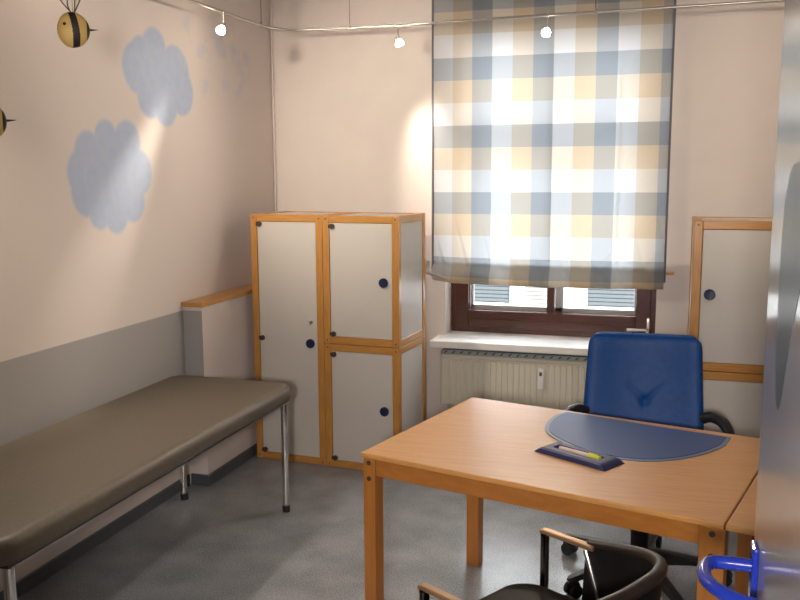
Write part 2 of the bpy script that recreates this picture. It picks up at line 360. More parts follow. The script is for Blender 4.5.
bm = B(); tube(bm, smoothpath([(BX0-.028, 5.03, 1.13), (BX0-.03, 5.02, 1.09), (BX0-.042, 5.015, 1.055)]), .011, 8)
tube(bm, [(BX0-.036, 5.02, 1.066), (BX0+.04, 5.00, 1.045), (BX0+.10, 4.998, 1.030)], [.011, .008, .003], 8)
blobj('corner_clip', bm, m_steel, smooth=True, label='grey metal clip')
bm = B(); box(bm, BX0-.01, BX1+.01, 5.062, 5.139, 2.70, 2.74, .003); blobj('head_rail', bm, m_sill)
# ------------------------------------------------------------------ radiator
ra = thing('radiator', 'cream panel radiator on the wall under the window sill', 'radiator', (-.72, 5.03, .15))
def robj(name, bm, m, parent=ra, **k): bm.transform(Matrix.Translation(-Vector(ra.location))); return obj(name, bm, m, parent, **k)
bm = B(); RX0, RX1, RY = -1.285, -.12, 5.035
box(bm, RX0, RX1, RY, RY+.018, .255, .568, .006)
x = RX0+.05
while x < RX1-.04:
    box(bm, x, x+.016, RY-.006, RY+.001, .29, .535, .004); x += .0345
box(bm, RX0+.008, RX1-.008, RY-.0055, RY+.001, .538, .548, .003)
robj('front_panel', bm, m_rad)
bm = B(); box(bm, RX0, RX1, RY+.062, RY+.078, .255, .59, .006); robj('rear_panel', bm, m_rad)
bm = B(); box(bm, RX0-.006, RX0+.0, RY, RY+.078, .262, .585, .002); robj('side_cover', bm, m_rad)
bm = B(); box(bm, RX1, RX1+.006, RY, RY+.078, .262, .585, .002); robj('side_cover', bm, m_rad)
bm = B(); box(bm, RX0+.004, RX1-.004, RY+.006, RY+.072, .5685, .592, .002); x = RX0+.02
while x < RX1-.04:
    t = B(); bmesh.ops.create_cube(t, size=1)
    for v in t.verts: v.co = Vector((x+.009+v.co.x*.011+v.co.z*.016, RY+.006+v.co.y*.004, .581+v.co.z*.014))
    join(bm, t, 1); x += .049
robj('top_grille', bm, [plain('grille_grey', (.36, .40, .40), .5, noise=.02), m_black])
for x in (RX0+.2, RX1-.2):
    bm = B(); box(bm, x-.02, x+.02, RY+.078, YB-.002, .30, .52, .002); robj('wall_bracket', bm, m_rad)
for px_ in (.03, .09): robj('pipe', cyl(B(), (RX0+px_, RY+.04, .0), (RX0+px_, RY+.04, .262), .011), m_rad, smooth=True)
bm = B(); box(bm, -.693, -.658, RY-.034, RY-.006, .395, .520, .004); hm = robj('heat_meter', bm, m_sill, label='white plastic heat meter')
bm = B(); box(bm, -.683, -.668, RY-.036, RY-.0335, .475, .498, .001)
robj('display', bm, m_wire, hm)
# ------------------------------------------------------------------ cabinets
P = .040
def cabinet(name, label, w, h, d, loc, rz, hinge, knob, lock=None, group=None):
    t = thing(name, label, 'cabinet', loc, rz, group)
    for (x, y) in ((0, 0), (w-P, 0), (0, d-P), (w-P, d-P)):
        bm = B(); box(bm, x, x+P, y, y+P, 0, h, .004); po = obj('post', bm, m_beech_z, t)
        if y == 0:
            for z in (.02, h-.02): obj('bolt', cyl(B(), (x+P/2, -.0005, z), (x+P/2, .002, z), .0045, seg=12), m_hinge, po)
    for z0 in (.001, h-P-.001):
        for q in ((P, w-P, .002, P-.002), (P, w-P, d-P+.002, d-.002), (.002, P-.002, P, d-P)):
            bm = B(); box(bm, *q, z0, z0+P, .003); obj('rail', bm, m_beech_x, t)
        bm = B(); box(bm, w-P+.002, w-.002, P, d-P, z0, z0+P, .003)
        obj('rail', bm, m_beech_x, t)
    bm = B(); box(bm, .006, .016, P, d-P, P, h-P); obj('side_panel', bm, m_white, t)
    bm = B(); box(bm, w-.016, w-.006, P, d-P, P, h-P); obj('side_panel', bm, m_white, t)
    bm = B(); box(bm, P, w-P, P, d-P, h-.016, h-.006); obj('top_panel', bm, m_white, t)
    bm = B(); box(bm, P, w-P, P, d-P, .012, .022); obj('bottom_panel', bm, m_white, t)
    bm = B(); box(bm, P, w-P, d-.02, d-.01, P, h-P); obj('back_panel', bm, m_white, t)
    g = .0025; bm = B(); box(bm, P+g, w-P-g, .006, .022, P+g, h-P-g, .001); dr = obj('door', bm, m_white, t)
    for z in hinge:
        bm = B(); x = P+.018; cyl(bm, (x, .0065, z), (x, -.006, z), .0145); box(bm, P-.004, x, -.004, .006, z-.010, z+.010, .003); obj('hinge', bm, m_hinge, dr, smooth=True)
    for (x, z) in knob:
        bm = B(); tube(bm, [(x, .007, z), (x, -.004, z), (x, -.008, z), (x, -.006, z), (x, -.006, z)], [.026, .026, .022, .014, .004], 28); obj('knob', bm, m_knob, dr, smooth=True, label='round navy blue finger pull')
    if lock:
        x, z = lock; bm = B(); cyl(bm, (x, .007, z), (x, -.006, z), .009); box(bm, x-.001, x+.003, -.014, -.004, z-.012, z+.006); obj('lock', bm, m_steel, dr, smooth=True)
    return t
RZ = math.radians(-4.0); U = .450; HT = 1.428; HH = .713; O0 = Vector((-2.262, 4.49, 0)); ux = Vector((math.cos(RZ), math.sin(RZ), 0))
cabinet('storage_cabinet', 'tall beech framed cabinet with one long white door and small lock, beside the examination couch', U, HT, .43, O0, RZ,
        (.055, .72, HT-.055), ((U-.085, .705),), (U-.078, .828))
O1 = O0+ux*(U+.002)
low = cabinet('storage_cabinet', 'half-height beech and white cabinet standing on the floor beside the tall cabinet', U, HH, .43, O1, RZ,
        (.055, HH-.06), ((U-.090, HH/2-.004),), group='half-height beech cabinets')
c2_ = copy_tree(low); c2_.location = O1+Vector((0, 0, HH+.001)); c2_['label'] = 'half-height beech and white cabinet stacked on top, left of the checked blind'
# right-hand stack: knob on the left
lowr = cabinet('storage_cabinet', 'half-height beech and white cabinet on the floor behind the blue office chair', .459, HH, .43, (.120, 4.30, 0), 0,
        (), ((.082, HH/2+.01),), group='half-height beech cabinets')
c3_ = copy_tree(lowr); c3_.location = (.120, 4.30, HH+.001); c3_['label'] = 'half-height beech and white cabinet stacked on top, right of the blind'
# ------------------------------------------------------------------ examination couch
bd = thing('examination_couch', 'long examination couch with grey-brown vinyl pad and chrome legs along the left wall', 'couch', (-2.02, 2.82, 0))
def bobj(name, bm, m, parent=bd, **k): bm.transform(Matrix.Translation(-Vector(bd.location))); return obj(name, bm, m, parent, **k)
def roundrect(x0, x1, y0, y1, r, n=8):
    o = []
    for cx, cy, a0 in ((x1-r, y1-r, 0), (x0+r, y1-r, 90), (x0+r, y0+r, 180), (x1-r, y0+r, 270)):
        for k in range(n+1):
            a = math.radians(a0+90*k/n); o.append((cx+r*math.cos(a), cy+r*math.sin(a)))
    return o
def cushion(x0, x1, y0, y1, z0, z1, r, e, crown=.006, n=8, m=6):
    """rounded pad: corner radius r, edge rounding e"""
    bm = B(); rings = []
    prof = [(e*.6, z0)]+[(e*.6*(1-math.sin(a)), z0+(e*.6)*(1-math.cos(a))) for a in (PI/6, PI/3, PI/2)]
    prof += [(e*(1-math.cos(a)), z1-e+e*math.sin(a)) for a in [PI/2*k/m for k in range(m+1)]]
    prof += [(e+(min(x1-x0, y1-y0)/2-e-.02)*k/5, z1+crown*math.sin(PI/2*k/5)) for k in range(1, 6)]
    for ins, z in prof:
        rr = max(.01, r-ins*.6); rings.append([bm.verts.new((x, y, z)) for x, y in roundrect(x0+ins, x1-ins, y0+ins, y1-ins, rr, n)])
    for A, D in zip(rings, rings[1:]):
        k = len(A)
        for i in range(k): bm.faces.new((A[i], A[(i+1) % k], D[(i+1) % k], D[i]))
    bm.faces.new(rings[0][::-1]); bm.faces.new(rings[-1]); return bm
bobj('pad', cushion(-2.365, -1.695, 1.83, 3.80, .575, .655, .075, .036), m_vinyl, smooth=True)
bm = B(); box(bm, -2.345, -1.715, 1.87, 3.77, .566, .577, .002); bobj('base_board', bm, m_black)
bm = B(); q = .03
for x in (-2.335, -1.765): box(bm, x, x+.03, 1.90, 3.77, .546, .5665, .003)
for y in (1.90, 3.74): box(bm, -2.305, -1.765, y, y+.03, .547, .566, .003)
bobj('frame', bm, m_steel)
for (x, y) in ((-2.335, 1.895), (-1.765, 1.895), (-2.335, 3.785), (-1.765, 3.785)):
    bm = B(); cyl(bm, (x+.015, y+.015 if y < 3 else y-.01, .03), (x+.015, y+.015 if y < 3 else y-.01, .565), .0165, seg=24); lg = bobj('leg', bm, m_chrome, smooth=True, label='chrome tube leg')
    bm = B(); yy = y+.015 if y < 3 else y-.01; cyl(bm, (x+.015, yy, 0), (x+.015, yy, .032), .019); bobj('rubber_foot', bm, m_rubber, lg, smooth=True)
# ------------------------------------------------------------------ desk
TZ = .72; A1, A2, A3, A4 = Vector((-.962, 2.675)), Vector((-.757, 3.500)), Vector((.394, 3.205)), Vector((.174, 2.370))
dk = thing('desk', 'large beech desk with thick edges and square bolted legs in the middle of the room', 'desk', (-.30, 2.9, 0))
def dobj(name, bm, m, parent=dk, **k): bm.transform(Matrix.Translation(-Vector(dk.location))); return obj(name, bm, m, parent, **k)
dobj('tabletop', prism(B(), [tuple(A1), tuple(A4), tuple(A3), tuple(A2)], TZ-.017, TZ, .004), m_top)
def inset(P_, ax, ay): return P_+ax+ay
ex = (A4-A1).normalized(); ang = math.atan2(ex.y, ex.x); ey = Vector((-ex.y, ex.x))
legs = [A1+ex*.034+ey*.026, A4-ex*.030+ey*.030, A2+ex*.034-ey*.034, A3-ex*.07-ey*.05]
def desk_leg(c, hx, hy, bolts, parent, f, z1=TZ-.017):
    lg = f('leg', orient_box(B(), c, hx, hy, 0, z1, ang, .003), m_deskleg, parent)
    if bolts:
        for z in bolts:
            p = Vector((c[0], c[1]))-ey*(hy-.001); q = p-ey*.003; f('bolt', cyl(B(), (p.x, p.y, z), (q.x, q.y, z), .0085), m_hinge, lg)
    return lg
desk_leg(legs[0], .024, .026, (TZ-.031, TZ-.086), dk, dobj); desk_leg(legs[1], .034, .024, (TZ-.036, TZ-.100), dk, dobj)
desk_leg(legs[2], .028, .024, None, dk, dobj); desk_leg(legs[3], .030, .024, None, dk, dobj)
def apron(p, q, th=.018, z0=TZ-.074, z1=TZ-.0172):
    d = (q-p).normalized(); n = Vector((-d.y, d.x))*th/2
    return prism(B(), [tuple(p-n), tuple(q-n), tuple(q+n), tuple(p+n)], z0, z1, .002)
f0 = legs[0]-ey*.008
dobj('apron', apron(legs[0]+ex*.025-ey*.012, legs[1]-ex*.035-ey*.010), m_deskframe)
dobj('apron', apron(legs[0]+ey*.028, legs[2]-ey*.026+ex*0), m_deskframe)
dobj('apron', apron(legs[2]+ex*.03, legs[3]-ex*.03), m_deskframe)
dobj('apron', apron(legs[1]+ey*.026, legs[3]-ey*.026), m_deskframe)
# second table pushed up to the desk
st = thing('side_table', 'beech table pushed up to the right end of the desk', 'table', (.60, 2.8, 0))
def sobj(name, bm, m, parent=st, **k): bm.transform(Matrix.Translation(-Vector(st.location))); return obj(name, bm, m, parent, **k)
g = ex*.004; dr_ = (A3-A4).normalized()
S1, S4 = A4+g, A3+g; S2 = S1+ex*.62; S3 = S4+ex*.50
sobj('tabletop', prism(B(), [tuple(S1), tuple(S2), tuple(S3), tuple(S4)], TZ-.017, TZ, .004), m_top)
m_legred = wood('red_brown_wood', (.16, .045, .02), (.2, .06, .025), 'z')
for c_ in (S1+ex*.072+ey*.03, S2-ex*.05+ey*.03, S3-ex*.05-ey*.05, S4+ex*.08-ey*.05):
    bm = B(); cyl(bm, (c_.x, c_.y, 0), (c_.x, c_.y, TZ-.017), .009); sobj('leg', bm, m_legred, smooth=True)
# ------------------------------------------------------------------ desk pad, tray, marker
mat_out = [(-.402, 3.125), (-.404, 3.20), (-.390, 3.29), (-.366, 3.345), (-.320, 3.362), (0.0, 3.262), (.243, 3.190), (.222, 3.10), (.180, 3.02), (.120, 2.94), (.05, 2.88), (-.03, 2.842), (-.11, 2.838), (-.19, 2.862), (-.27, 2.915), (-.34, 2.99), (-.385, 3.06)]
def smclosed(pts, k=5, sharp=()):
    n = len(pts); o = []
    for i in range(n):
        a_, b_, c_, d_ = [Vector(pts[(i+j-1) % n]) for j in range(4)]
        if i in sharp or (i+1) % n in sharp or i in (4, 5):
            for j in range(k): o.append(tuple(b_.lerp(c_, j/k)))
        else:
            for j in range(k):
                t = j/k; o.append(tuple(.5*((2*b_)+(c_-a_)*t+(2*a_-5*b_+4*c_-d_)*t*t+(-a_+3*b_-3*c_+d_)*t**3)))
    return o
mo = smclosed(mat_out, 5, (6,))
cen = Vector((-.08, 3.06))
dp = thing('desk_pad', 'slate blue half-moon desk pad on the desk in front of the blue chair', 'desk pad', (-.08, 3.06, TZ))
bm = prism(B(), mo, TZ+.0005, TZ+.003, 0); bm.transform(Matrix.Translation(-Vector(dp.location))); obj('border', bm, m_matedge, dp, label='paler blue border')
inner = []
for p in mo:
    v = Vector(p)-cen; inner.append(tuple(cen+v*(1-.016/v.length)))
bm = prism(B(), inner, TZ+.003, TZ+.0045, 0); bm.transform(Matrix.Translation(-Vector(dp.location))); obj('writing_surface', bm, m_mat, dp)
# pen tray : long bevelled block with a scooped channel
ta, tb_ = Vector((-.382, 2.835)), Vector((-.150, 2.700)); tx = (tb_-ta).normalized(); tang = math.atan2(tx.y, tx.x)
tcn = Vector((-.252, 2.826))
tr_ = thing('pen_tray', 'navy blue pen tray on the desk against the curved edge of the pad', 'pen tray', (tcn.x, tcn.y, TZ), tang)
bm = B(); L2, W2, Hh = .140, .056, .018
ys = [-W2, -W2*.86, -.022, -.016, -.008, .008, .016, .022, W2*.86, W2]
def trz(u, y):
    endr = min(1, max(0, (L2-abs(u))/.03)); hgt = Hh*(math.sin(endr*PI/2)**.7) if endr > 0 else 0
    hgt = max(hgt, .003)
    if abs(y) >= W2*.99: hgt = .002
    elif abs(y) > W2*.8: hgt *= .8
    ch = max(0, 1-(abs(y)/.020)**4)*max(0, min(1, (.092-abs(u))/.008)); return hgt-ch*.012
xs = [-L2+2*L2*k/60 for k in range(61)]; ysf = [-W2+2*W2*k/28 for k in range(29)]
Vt = [[bm.verts.new((u, y, trz(u, y))) for y in ysf] for u in xs]; Vb = [[bm.verts.new((u, y, .0005)) for y in ysf] for u in xs]
for i in range(60):
    for j in range(28):
        bm.faces.new((Vt[i][j], Vt[i+1][j], Vt[i+1][j+1], Vt[i][j+1])); bm.faces.new((Vb[i][j], Vb[i][j+1], Vb[i+1][j+1], Vb[i+1][j]))
for i in range(60):
    bm.faces.new((Vt[i][0], Vb[i][0], Vb[i+1][0], Vt[i+1][0])); bm.faces.new((Vt[i][28], Vt[i+1][28], Vb[i+1][28], Vb[i][28]))
for j in range(28):
    bm.faces.new((Vt[0][j], Vt[0][j+1], Vb[0][j+1], Vb[0][j])); bm.faces.new((Vt[60][j], Vb[60][j], Vb[60][j+1], Vt[60][j+1]))
obj('tray_body', bm, m_tray, tr_, smooth=True)
pn = thing('marker_pen', 'pale marker pen with a lime green cap lying in the pen tray', 'pen', (tcn.x, tcn.y, TZ+.0065+.0085), tang)
bm = B(); tube(bm, [(-.078, 0, 0), (-.076, 0, 0), (-.005, 0, 0), (.046, 0, 0)], [.004, .0065, .0075, .0075], 16); obj('barrel', bm, m_pen, pn, smooth=True)
bm = B(); tube(bm, [(.040, 0, 0), (.041, 0, 0), (.083, 0, 0), (.085, 0, 0)], [.007, .0085, .0085, .006], 16); box(bm, .04, .072, -.002, .002, .007, .0105, .001); obj('cap', bm, m_cap, pn, smooth=True, label='lime green cap')
# ------------------------------------------------------------------ blue office chair
oc = thing('office_chair', 'blue leather office chair with black armrests behind the desk, below the window', 'chair', (-.06, 3.52, 0), math.radians(2))
def loft(bm, fn, nu, nv):
    V = [[bm.verts.new(fn(i/nu, j/nv)) for j in range(nv+1)] for i in range(nu+1)]
    for i in range(nu):
        for j in range(nv): bm.faces.new((V[i][j], V[i+1][j], V[i+1][j+1], V[i][j+1]))
    return V
def padshape(w0, w1, h, thick, front, r=.05, n=48):
    """closed cushion panel; front(u,v)->depth of the front face"""
    bm = B()
    def outline(u, v):
        # u,v in -1..1 -> rounded rectangle mapping
        w = (w0+(w1-w0)*(v+1)/2)/2; hh = h/2
        x, z = u*w, v*hh
        k = 1-max(0, (abs(u)-.0))**12*max(0, abs(v))**12*.10
        return x*k, z*k
    Fr, Bk = [], []
    for i in range(n+1):
        u = -1+2*i/n; a_, b_ = [], []
        for j in range(n+1):
            v = -1+2*j/n; x, z = outline(u, v)
            e = (1-abs(u)**10)*(1-abs(v)**10); e = max(0, e)**.5
            yf = front(u, v)
            a_.append(bm.verts.new((x, yf-thick*.5*e, z))); b_.append(bm.verts.new((x, yf+thick*.5*e+.001, z)))
        Fr.append(a_); Bk.append(b_)
    for G in (Fr, Bk):
        for i in range(n):
            for j in range(n): bm.faces.new((G[i][j], G[i+1][j], G[i+1][j+1], G[i][j+1]))
    for i in range(n):
        bm.faces.new((Fr[i][0], Bk[i][0], Bk[i+1][0], Fr[i+1][0])); bm.faces.new((Fr[i][n], Fr[i+1][n], Bk[i+1][n], Bk[i][n]))
        bm.faces.new((Fr[0][i], Fr[0][i+1], Bk[0][i+1], Bk[0][i])); bm.faces.new((Fr[n][i], Bk[n][i], Bk[n][i+1], Fr[n][i+1]))
    return bm
def front(u, v):
    y = .035*(1-u*u)                      # hollow: centre lies further back
    y += -.012*v*v
    # tuft with diagonal creases
    cu, cv = .03, -.25; du, dv = (u-cu), (v-cv)
    r = math.hypot(du*.24, dv*.21); y += .007*math.exp(-(r/.016)**2)
    for sx in (-1, 1):
        t = (sx*du*.24*.72+dv*.21*.69); s = abs(-dv*.21*.72+sx*du*.24*.69)
        if t > 0: y += .008*math.exp(-(s/.006)**2)*max(0, 1-t/.12)
    if dv < 0: y += .004*math.exp(-(abs(du*.24)/.008)**2)*max(0, 1+dv/.5)
    return y
bm = padshape(.50, .455, .46, .06, front)
bm.transform(Matrix.Translation((-.005, .19, .755)) @ Matrix.Rotation(math.radians(-9), 4, 'X')); obj('backrest', bm, m_blueleather, oc, smooth=True, label='blue leather backrest with tufted creases')
bm = cushion(-.24, .24, -.24, .21, .42, .50, .07, .03, .01); obj('seat', bm, m_blueleather, oc, smooth=True)
bm = B(); box(bm, -.10, .10, -.10, .12, .375, .42, .01); obj('mechanism', bm, m_black, oc)
bm = B(); tube(bm, smoothpath([(0, .10, .40), (0, .24, .41), (0, .285, .47), (0, .285, .60), (0, .262, .72)]), .022); obj('back_bar', bm, m_black, oc, smooth=True)
bm = B(); cyl(bm, (0, 0, .20), (0, 0, .385), .026); cyl(bm, (0, 0, .10), (0, 0, .22), .036); obj('gas_column', bm, m_black, oc, smooth=True)
for k in range(5):
    a = math.radians(150+72*k); d = Vector((math.cos(a), math.sin(a), 0)); n = Vector((-d.y, d.x, 0))
    bm = B(); secs = []
    for (rr, hw, zt, zb_) in ((.0, .035, .135, .07), (.06, .032, .13, .075), (.20, .026, .108, .080), (.30, .022, .092, .072), (.350, .019, .085, .068), (.362, .008, .080, .070)):
        c_ = d*rr; secs.append([bm.verts.new(c_+n*hw*sx+Vector((0, 0, z))) for sx, z in ((-1, zb_), (1, zb_), (1, zt-.01), (.6, zt), (-.6, zt), (-1, zt-.01))])
    for A_, D_ in zip(secs, secs[1:]):
        for i in range(6): bm.faces.new((A_[i], A_[(i+1) % 6], D_[(i+1) % 6], D_[i]))
    bm.faces.new(secs[0]); bm.faces.new(secs[-1]); lg = obj('base_leg', bm, m_black, oc, smooth=True)
    bm = B(); c_ = d*.335
    for s in (-1, 1): p = c_+n*s*.011; q = c_+n*s*.027; cyl(bm, (p.x, p.y, .027), (q.x, q.y, .027), .027)
    cyl(bm, (c_.x, c_.y, .03), (c_.x, c_.y, .075), .008)
    cap = [(c_+n*.0+d*.024*math.cos(t)+Vector((0, 0, .032+.026*math.sin(t)))) for t in [PI*j/8 for j in range(9)]]; tube(bm, cap, .0105, 8)
    obj('caster', bm, m_rubber, lg, smooth=True)
for s in (-1, 1):
    bm = B(); tube(bm, smoothpath([(s*.12, .02, .405), (s*.24, .01, .415), (s*.305, .005, .47), (s*.322, .0, .56), (s*.318, .0, .61)]), .014)
    ar = obj('armrest', bm, m_black, oc, smooth=True)
    path = smoothpath([(s*.225, .135, .650), (s*.262, .115, .668), (s*.300, .065, .664), (s*.320, .01, .640), (s*.324, -.03, .600), (s*.320, -.045, .560)], 5)
    bm = B(); tube(bm, path, [.010]+[.022]*(len(path)-2)+[.010], 14); obj('arm_pad', bm, m_black, ar, smooth=True)
# ------------------------------------------------------------------ black armchair (near)
fx = Vector((-.871, .491, 0)).normalized(); O = Vector((-.220, 2.024, 0))
bc = thing('visitor_armchair', 'black leather tub armchair with chrome frame in the foreground before the desk', 'chair', O, math.atan2(fx.y, fx.x))
# local: +x forward, +y is the chair's own left; far side from the camera is -y
bm = cushion(-.18, .285, -.218, .218, .44, .518, .09, .03, .012); obj('seat', bm, m_blackleather, bc, smooth=True)
def rimpt(t, off=0):   # t 0..1 around the back from the -y side to +y side
    th = PI*(t-.5); e = .72
    cx = math.copysign(abs(math.cos(th))**e, math.cos(th)); sy = math.copysign(abs(math.sin(th))**e, math.sin(th))
    return Vector((.085-(.288+off)*cx, (.240+off)*sy, .660+.062*cx**1.2))
bm = B(); nt_, nz_ = 48, 14
def shell(u, v):
    p = rimpt(u); b0 = p.copy(); zb_ = .43
    k = v; tap = 1-.10*k; return Vector(((p.x-.085)*tap+.085, p.y*tap, p.z+(zb_-p.z)*k))
G1 = loft(bm, shell, nt_, nz_)
G2 = loft(bm, lambda u, v: shell(u, v)+Vector(((shell(u, v).x-.0), shell(u, v).y, 0)).normalized()*.022, nt_, nz_)
for G in ((0, 0),):
    for i in range(nt_):
        bm.faces.new((G1[i][0], G1[i+1][0], G2[i+1][0], G2[i][0])); bm.faces.new((G1[i][nz_], G2[i][nz_], G2[i+1][nz_], G1[i+1][nz_]))
    for j in range(nz_):
        bm.faces.new((G1[0][j], G2[0][j], G2[0][j+1], G1[0][j+1])); bm.faces.new((G1[nt_][j], G1[nt_][j+1], G2[nt_][j+1], G2[nt_][j]))
obj('backrest', bm, m_blackleather, bc, smooth=True)
bm = B(); tube(bm, [rimpt(i/48, .011)+Vector((0, 0, .002)) for i in range(49)], [.010]+[.013+.004*math.sin(PI*i/48) for i in range(1, 48)]+[.010], 12); obj('rim', bm, m_rim, bc, smooth=True, label='dark brown padded rim')
bm = B(); tube(bm, [shell(i/48, .32)+Vector((shell(i/48, .32).x, shell(i/48, .32).y, 0)).normalized()*.026 for i in range(49)], .006, 8); obj('outer_piping', bm, m_steel, bc, smooth=True)
def flatbar(bm, pts, w, th):
    secs = []
    for i, p in enumerate(pts):
        p = Vector(p); t = (Vector(pts[min(i+1, len(pts)-1)])-Vector(pts[max(i-1, 0)])).normalized(); y = Vector((0, 1, 0)); n = t.cross(y).normalized()
        secs.append([bm.verts.new(p+y*w/2*a_+n*th/2*b_) for a_, b_ in ((-1, -.6), (-.8, -1), (.8, -1), (1, -.6), (1, .6), (.8, 1), (-.8, 1), (-1, .6))])
    for A_, D_ in zip(secs, secs[1:]):
        for i in range(8): bm.faces.new((A_[i], A_[(i+1) % 8], D_[(i+1) % 8], D_[i]))
    bm.faces.new(secs[0]); bm.faces.new(secs[-1])
m_armtop = plain('bronze_arm_cap', (.40, .25, .14), .32, metal=.6, noise=.05)
m_darkchrome = plain('dark_chrome', (.16, .145, .13), .12, metal=1, noise=.05)
for s in (-1, 1):
    y = s*.240
    bm = B(); flatbar(bm, [(.222, y, 0.0), (.222, y, .35), (.222, y, .648)], .024, .016); lg = obj('leg', bm, m_darkchrome, bc, smooth=False, label='front leg of dark polished metal')
    bm = B(); tube(bm, [(.082, y*.97, .648), (.025, y*.90, .53), (-.10, y*.82, .26), (-.20, y*.8, 0)], .0075)
    obj('leg', bm, m_chrome, bc, smooth=True, label='slanting chrome rear leg')
    bm = B(); flatbar(bm, [(.233, y, .654), (.225, y, .657), (.09, y, .657), (.06, y, .657)], .022, .013); obj('arm_cap', bm, m_armtop, bc, label='bronze-toned arm cap')
    bm = B(); flatbar(bm, [(.214, y, .36), (-.055, y*.85, .36)], .016, .014); obj('side_rail', bm, m_chrome, bc)
for x in (.20, -.04):
    bm = B(); cyl(bm, (x, -.235 if x > 0 else -.19, .395), (x, .235 if x > 0 else .19, .395), .009); obj('cross_bar', bm, m_chrome, bc, smooth=True)
# ------------------------------------------------------------------ lamp rail and spotlights
ZR = 2.48
rail_pts = [(-2.235, 1.2), (-2.235, 2.6), (-2.235, 3.9), (-2.235, 4.30), (-2.225, 4.62), (-2.19, 4.76), (-2.11, 4.845), (-1.98, 4.875), (-1.79, 4.880), (-1.50, 4.880), (-.66, 4.83), (-.13, 4.81), (.42, 4.78), (.86, 4.76), (.98, 4.62), (1.0, 4.3), (1.0, 3.2), (1.0, 1.4)]
lr = thing('lamp_rail', 'thin metal lighting rail curving round the room corner, hung on wires', 'light rail', (-2.235, 4.3, ZR))
def lobj(name, bm, m, parent=lr, **k): bm.transform(Matrix.Translation(-Vector(lr.location))); return obj(name, bm, m, parent, **k)
bm = B(); tube(bm, smoothpath([(x, y, ZR) for x, y in rail_pts], 5), .0075, 10); lobj('rail', bm, m_steel, smooth=True)
for (x, y) in ((-2.224, 4.625), (-1.79, 4.880), (-.40, 4.82), (-2.235, 2.2), (.7, 4.766)):
    bm = B(); cyl(bm, (x, y, ZR), (x, y, HC-.02), .0018, seg=8); cyl(bm, (x, y, HC-.02), (x, y, HC), .02)
    w_ = lobj('suspension_wire', bm, m_wire, smooth=True)
    bm = B(); cyl(bm, (x, y, ZR-.012), (x, y, ZR+.022), .010, .006, 12); lobj('wire_clamp', bm, m_steel, w_, smooth=True)
def spot(loc, aim, label, energy, size, blend, bulb=True):
    loc = Vector(loc); d = (Vector(aim)-(loc+Vector((0, 0, -.06)))).normalized()
    t = thing('spotlight', label, 'lamp', loc, 0, 'halogen spotlights on the rail')
    bm = B(); box(bm, -.009, .009, -.009, .009, -.012, .010, .002); tube(bm, [(0, 0, -.01), (0, 0, -.060)], .004, 8); obj('stem', bm, m_steel, t, smooth=True)
    h = Vector((0, 0, -.066)); bm = B(); tube(bm, [h-d*.012, h+d*.006, h+d*.010], [.010, .012, .012], 16); obj('lamp_holder', bm, m_steel, t, smooth=True)
    bm = B(); tube(bm, [h+d*.010, h+d*.022, h+d*.036, h+d*.046, h+d*.050], [.012, .020, .025, .024, .010], 20); obj('bulb', bm, m_bulb, t, smooth=True, label='glowing reflector bulb')
    L = bpy.data.lights.new('spot_beam', 'SPOT'); L.energy = energy; L.color = (1, .87, .71); L.spot_size = math.radians(size); L.spot_blend = blend; L.shadow_soft_size = .05
    lo = bpy.data.objects.new('spot_beam', L); C.objects.link(lo); lo.parent = t; lo.location = h+d*.056
    lo.rotation_euler = d.to_track_quat('-Z', 'Y').to_euler(); return t
spot((-2.235, 4.20, ZR), (-2.41, 3.42, 1.40), 'small halogen spotlight on the rail above the left wall, nearest the painted clouds', 95, 21, 1)
spot((-1.50, 4.880, ZR), (-1.32, 5.14, 1.55), 'small halogen spotlight on the rail just left of the checked blind', 60, 44, 1)
spot((-.650, 4.831, ZR), (-.9, 3.0, .5), 'small halogen spotlight on the rail in front of the blind', 60, 90, 1)
spot((-2.235, 2.7, ZR), (-1.3, 2.6, .5), 'added unseen fill spotlight on the rail high above the couch, outside the picture', 60, 100, 1)  # unseen lamp added for warm light on couch, desk and floor
spot((-2.235, 3.0, ZR), (-1.5, 5.14, 1.7), 'added unseen fill spotlight on the rail turned to the window wall, outside the picture', 100, 75, 1)  # added out of view to lift the window wall
spot((.7, 4.77, ZR), (-2.4, 3.3, 1.75), 'unseen fill spotlight added at the right-hand end of the rail', 150, 50, 1)  # added out of view for a warm glow on the left wall
spot((1.0, 3.3, ZR), (.35, 5.14, 1.7), 'unseen fill spotlight added on the rail along the right wall, hidden beyond the open door', 48, 85, 1)  # added out of view to brighten the right part of the back wall
